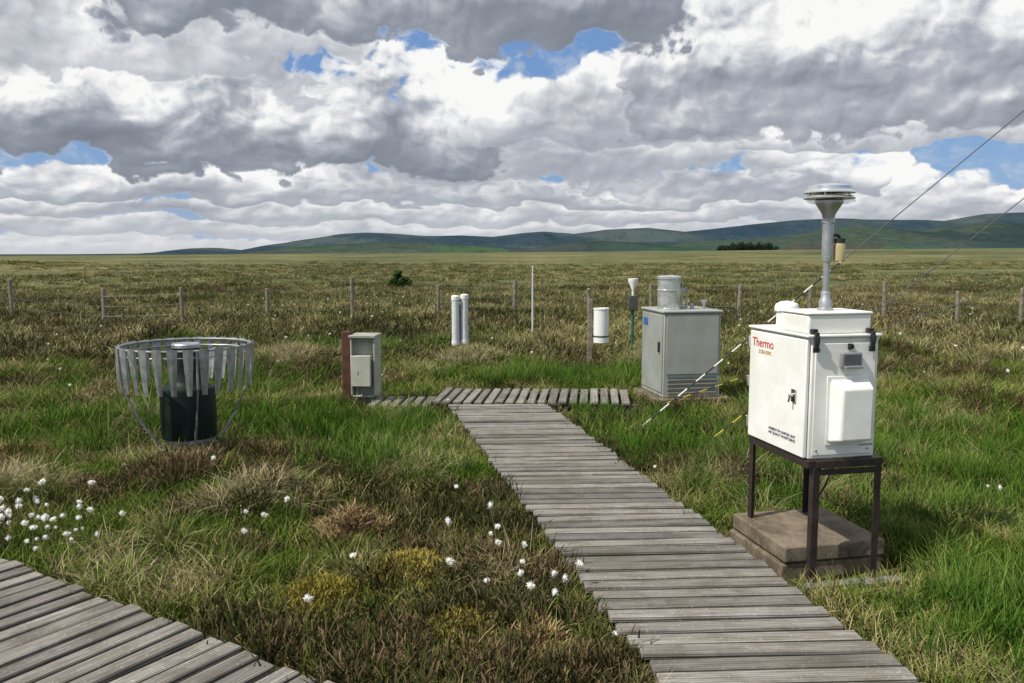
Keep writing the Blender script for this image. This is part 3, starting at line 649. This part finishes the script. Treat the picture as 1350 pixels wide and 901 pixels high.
mb.obj('support_legs',m_galv,rg)
mb=MB(); mb.lathe(0,0,[(.20,.061),(.225,.065),(.228,.08),(.228,.48),(.222,.495),(.17,.52),(.145,.56),(.118,.68),(.108,.80),(.112,.805),(.112,.835)],40); mb.obj('gauge_body',m_green,rg)
mb=MB(); mb.lathe(0,0,[(.113,.836),(.118,.84),(.118,.865),(.110,.875),(.06,.868),(.001,.855)],36); mb.obj('collector_rim',m_alud,rg)
# ------------------------------------------------------------------ post with enclosures
pb=empty('instrument_post',(-1.86,9.35,0),R(-4))
MB().box(-.05,.05,-.05,.05,-.25,.765).obj('post',m_postr,pb,.008)
mb=MB(); mb.box(.055,.335,.0,.22,.03,.70); mb.box(.055,.075,-.08,.0,.05,.70,); mb.box(.315,.335,-.08,.0,.05,.70); mb.box(.0751,.3149,-.08,.0,.03,.05)
mb.box(.045,.345,-.11,.23,.701,.73); mb.obj('open_housing',m_shell,pb,.004)
MB().box(.085,.29,-.14,-.001,.17,.50).obj('enclosure',m_beige,pb,.012)
MB().box(.078,.297,-.155,-.141,.162,.508).obj('enclosure_lid',m_beige,pb,.010)
mb=MB(); mb.tube([(.19,-.05,.17),(.19,-.05,.05),(.20,-.04,-.05)],.010,8); mb.tube([(.12,-.03,.17),(.11,-.03,-.1)],.012,8); mb.box(.15,.16,-.16,-.155,.30,.34); mb.box(.07,.32,.0,.06,-.14,.028); mb.obj('conduits',m_galv,pb)
# ------------------------------------------------------------------ twin tubes
tp=empty('twin_sampling_tubes',(-.87,13.7,0))
gz=float(height(np.array([-.87]),np.array([13.7]))[0])
mb=MB()
for dx,dz,dy in ((-.06,0,0),(.085,.02,.05)):
    mb.lathe(dx,dy,[(.055,.12+dz),(.062,.125+dz),(.062,.87+dz)],24,0); mb.lathe(dx,dy,[(.068,.871+dz),(.068,.93+dz),(.055,.945+dz),(.001,.95+dz)],24,1); mb.lathe(dx,dy,[(.066,.14+dz),(.066,.20+dz)],24,1)
mb.obj('tubes',[m_wht2,m_whited],tp)
mb=MB(); mb.tube([(0.01,.09,gz-.3),(0.01,.09,.8)],.025,8); mb.box(-.10,.14,.05,.075,.25,.29); mb.box(-.10,.14,.05,.075,.70,.74); mb.obj('mounting_pole',m_galv,tp)
# ------------------------------------------------------------------ tubular rain collector on post
rc=empty('rain_collector',(1.21,12.9,0))
mb=MB(); mb.box(-.035,.035,-.04,.04,-.4,.93); mb.obj('post',m_post,rc,.006)
mb=MB(); mb.lathe(.17,-.02,[(.10,.25),(.118,.26),(.118,.77),(.125,.772),(.125,.795),(.112,.797),(.105,.70)],30); mb.obj('collector_tube',m_white,rc)
mb=MB(); mb.box(.036,.06,-.03,.03,.34,.38); mb.box(.036,.06,-.03,.03,.66,.70); mb.lathe(.17,-.02,[(.119,.345),(.1205,.345),(.1205,.37),(.119,.37)],30); mb.obj('brackets',m_dk,rc)
# ------------------------------------------------------------------ funnel sampler on green pole
fp=empty('funnel_sampler',(2.03,14.0,0))
MB().tube([(0,0,-.4),(0,0,.75)],.024,10).obj('pole',m_greenp,fp)
MB().box(-.075,.075,-.06,.06,.68,.93).obj('sampler_housing',m_dk,fp,.01)
mb=MB(); mb.lathe(0,0,[(.02,.931),(.02,1.02),(.085,1.17),(.085,1.215),(.078,1.215),(.03,1.08)],24); mb.obj('funnel',m_white,fp)
# ------------------------------------------------------------------ thin marker pole
mp=empty('marker_pole',(.41,16.6,0)); MB().tube([(0,0,-.4),(0,0,.8),(.0,0,1.36)],[.018,.018,.014],8).obj('pole',m_wht2,mp)
mb=MB(); mb.lathe(0,0,[(.02,1.361),(.02,1.375),(.001,1.385)],10); mb.obj('cap',m_wht2,mp)
# ------------------------------------------------------------------ fence
fe=empty('wire_fence'); mb=MB(); tops=[]
pp=[(-16.5,22.5,.9),(-12.6,21,1.0),(-9.6,19.6,.95),(-7.75,19.6,.9),(-6.0,20.5,.8),(-3.95,20.6,1.05),(-1.9,21.6,.8),(.05,21.3,.95),(2.0,21.5,.8),(3.6,21.5,.9),(5.8,21.3,.85),(7.5,21,.85),(9.3,20.8,1.0),(10.5,19.6,.85),(11.8,19.3,.9),(14.5,18.8,.9),(17.5,18.4,.9)]
for (a,b,h) in pp:
    z0=float(height(np.array([a]),np.array([b]))[0]); tx=random.uniform(-.03,.03); r0=random.uniform(.045,.06)
    mb.tube([(a,b,z0-.3),(a+tx,b,z0+h),(a+tx,b,z0+h+.012)],[r0,r0*.95,r0*.7],9); tops.append((a+tx,b,z0,h))
mb.obj('fence_posts',m_post,fe)
mb=MB()
for f in (.35,.62,.9):
    for p,q in zip(tops[:-1],tops[1:]):
        A=Vector((p[0],p[1]-.06,p[2]+.85*f)); B=Vector((q[0],q[1]-.06,q[2]+.85*f)); mb.tube([A,(A+B)/2+Vector((0,0,-.02)),B],.0035,5)
mb.obj('fence_wires',m_wire,fe)
# ------------------------------------------------------------------ guy ropes of the (unseen) mast
def guy(name,A,B,frac,ma,mb_,nseg=.11,r=.008):
    A=Vector(A);B=Vector(B); p=empty(name); b_=MB(); L_=(B-A).length; k=0; s=0
    while s<L_*frac:
        e=min(s+nseg,L_*frac); b_.tube([A.lerp(B,s/L_),A.lerp(B,e/L_)],r,6,k%2); s=e;k+=1
    b_.obj('striped_sleeve',[ma,mb_],p)
    c_=MB(); c_.tube([A.lerp(B,frac),A.lerp(B,1)],.005,6); c_.tube([A+Vector((0,0,-.25)),A],.012,6); c_.obj('steel_cable',m_wire,p)
A=Vector((1.145,7.74,-.05)); B=Vector((5.0,8.1,3.11)); guy('guy_rope',A,A+(B-A)*2.2,.52/2.2,m_blk,m_ropew)
A=Vector((1.72,7.3,-.05)); B=Vector((5.25,8.5,2.27)); guy('guy_rope',A,A+(B-A)*2.2,.25/2.2,m_blk,m_ropey,r=.006)
A=Vector((1.6,9.0,-.02)); B=Vector((7.2,11.5,1.30)); guy('guy_rope',A,A+(B-A)*1.6,.2/1.6,m_blk,m_ropey,r=.006)
# ------------------------------------------------------------------ bushes / distant wood
m_leafb=grassmat('bush_leaves',[(.3,(.02,.05,.012)),(.5,(.04,.085,.02)),(.7,(.07,.12,.03))],ns=2)
def leafmass(name,blobs,nper,size,mat,trunk=None):
    V=[];F=[]; g=np.random.default_rng(5)
    for (cx,cy,cz,rx,ry,rz) in blobs:
        d=g.normal(size=(nper,3)); d/=np.linalg.norm(d,axis=1)[:,None]; r=g.random(nper)**.4
        c=d*r[:,None]*np.array([rx,ry,rz])+np.array([cx,cy,cz])
        for p in c:
            a=g.normal(size=3); a/=np.linalg.norm(a); b=np.cross(a,g.normal(size=3)); b/=np.linalg.norm(b); o=len(V); s=size*g.uniform(.6,1.3)
            V+= [p-a*s,p+b*s*.5,p+a*s,p-b*s*.5]; F.append((o,o+1,o+2,o+3))
    me=bpy.data.meshes.new(name); me.from_pydata([tuple(q) for q in V],[],F); me.materials.append(mat)
    N=len(V)
    for nm in ('h','r'):
        a=me.attributes.new(nm,'FLOAT','POINT'); a.data.foreach_set('value',np.repeat(g.random(N//4),4).astype(np.float32))
    p=empty(name); o=bpy.data.objects.new('foliage',me); S.collection.objects.link(o); o.parent=p
    if trunk:
        mb=MB(); [mb.tube(t,r_,6) for t,r_ in trunk]; mb.obj('stems',m_post,p)
bz=float(height(np.array([-5.0]),np.array([37.]))[0])
leafmass('juniper_bush',[(-5.0,37,bz+.40,.42,.4,.30),(-5.2,36.8,bz+.3,.3,.3,.25),(-4.7,37.1,bz+.35,.3,.3,.22),(-5.05,37,bz+.7,.2,.2,.2)],260,.06,m_leafb,[([(-5,37,bz-.1),(-5.1,37,bz+.5)],[.04,.01]),([(-5,37,bz-.1),(-4.7,37,bz+.4)],[.03,.01])])
m_wd=grassmat('woodland_leaves',[(.3,(.020,.034,.024)),(.5,(.028,.046,.030)),(.7,(.04,.06,.035))],ns=.05)
bl=[]
for i in range(46):
    px_=random.uniform(948,1028); a0,_e=outl(px_,325); Yd=1500+random.uniform(-30,30); top=random.uniform(11,19)*(1 if px_>965 else .7)
    bl.append((a0*Yd,Yd,top*.55+2,random.uniform(4,7),6,top*.5))
leafmass('woodland',bl,160,1.3,m_wd)
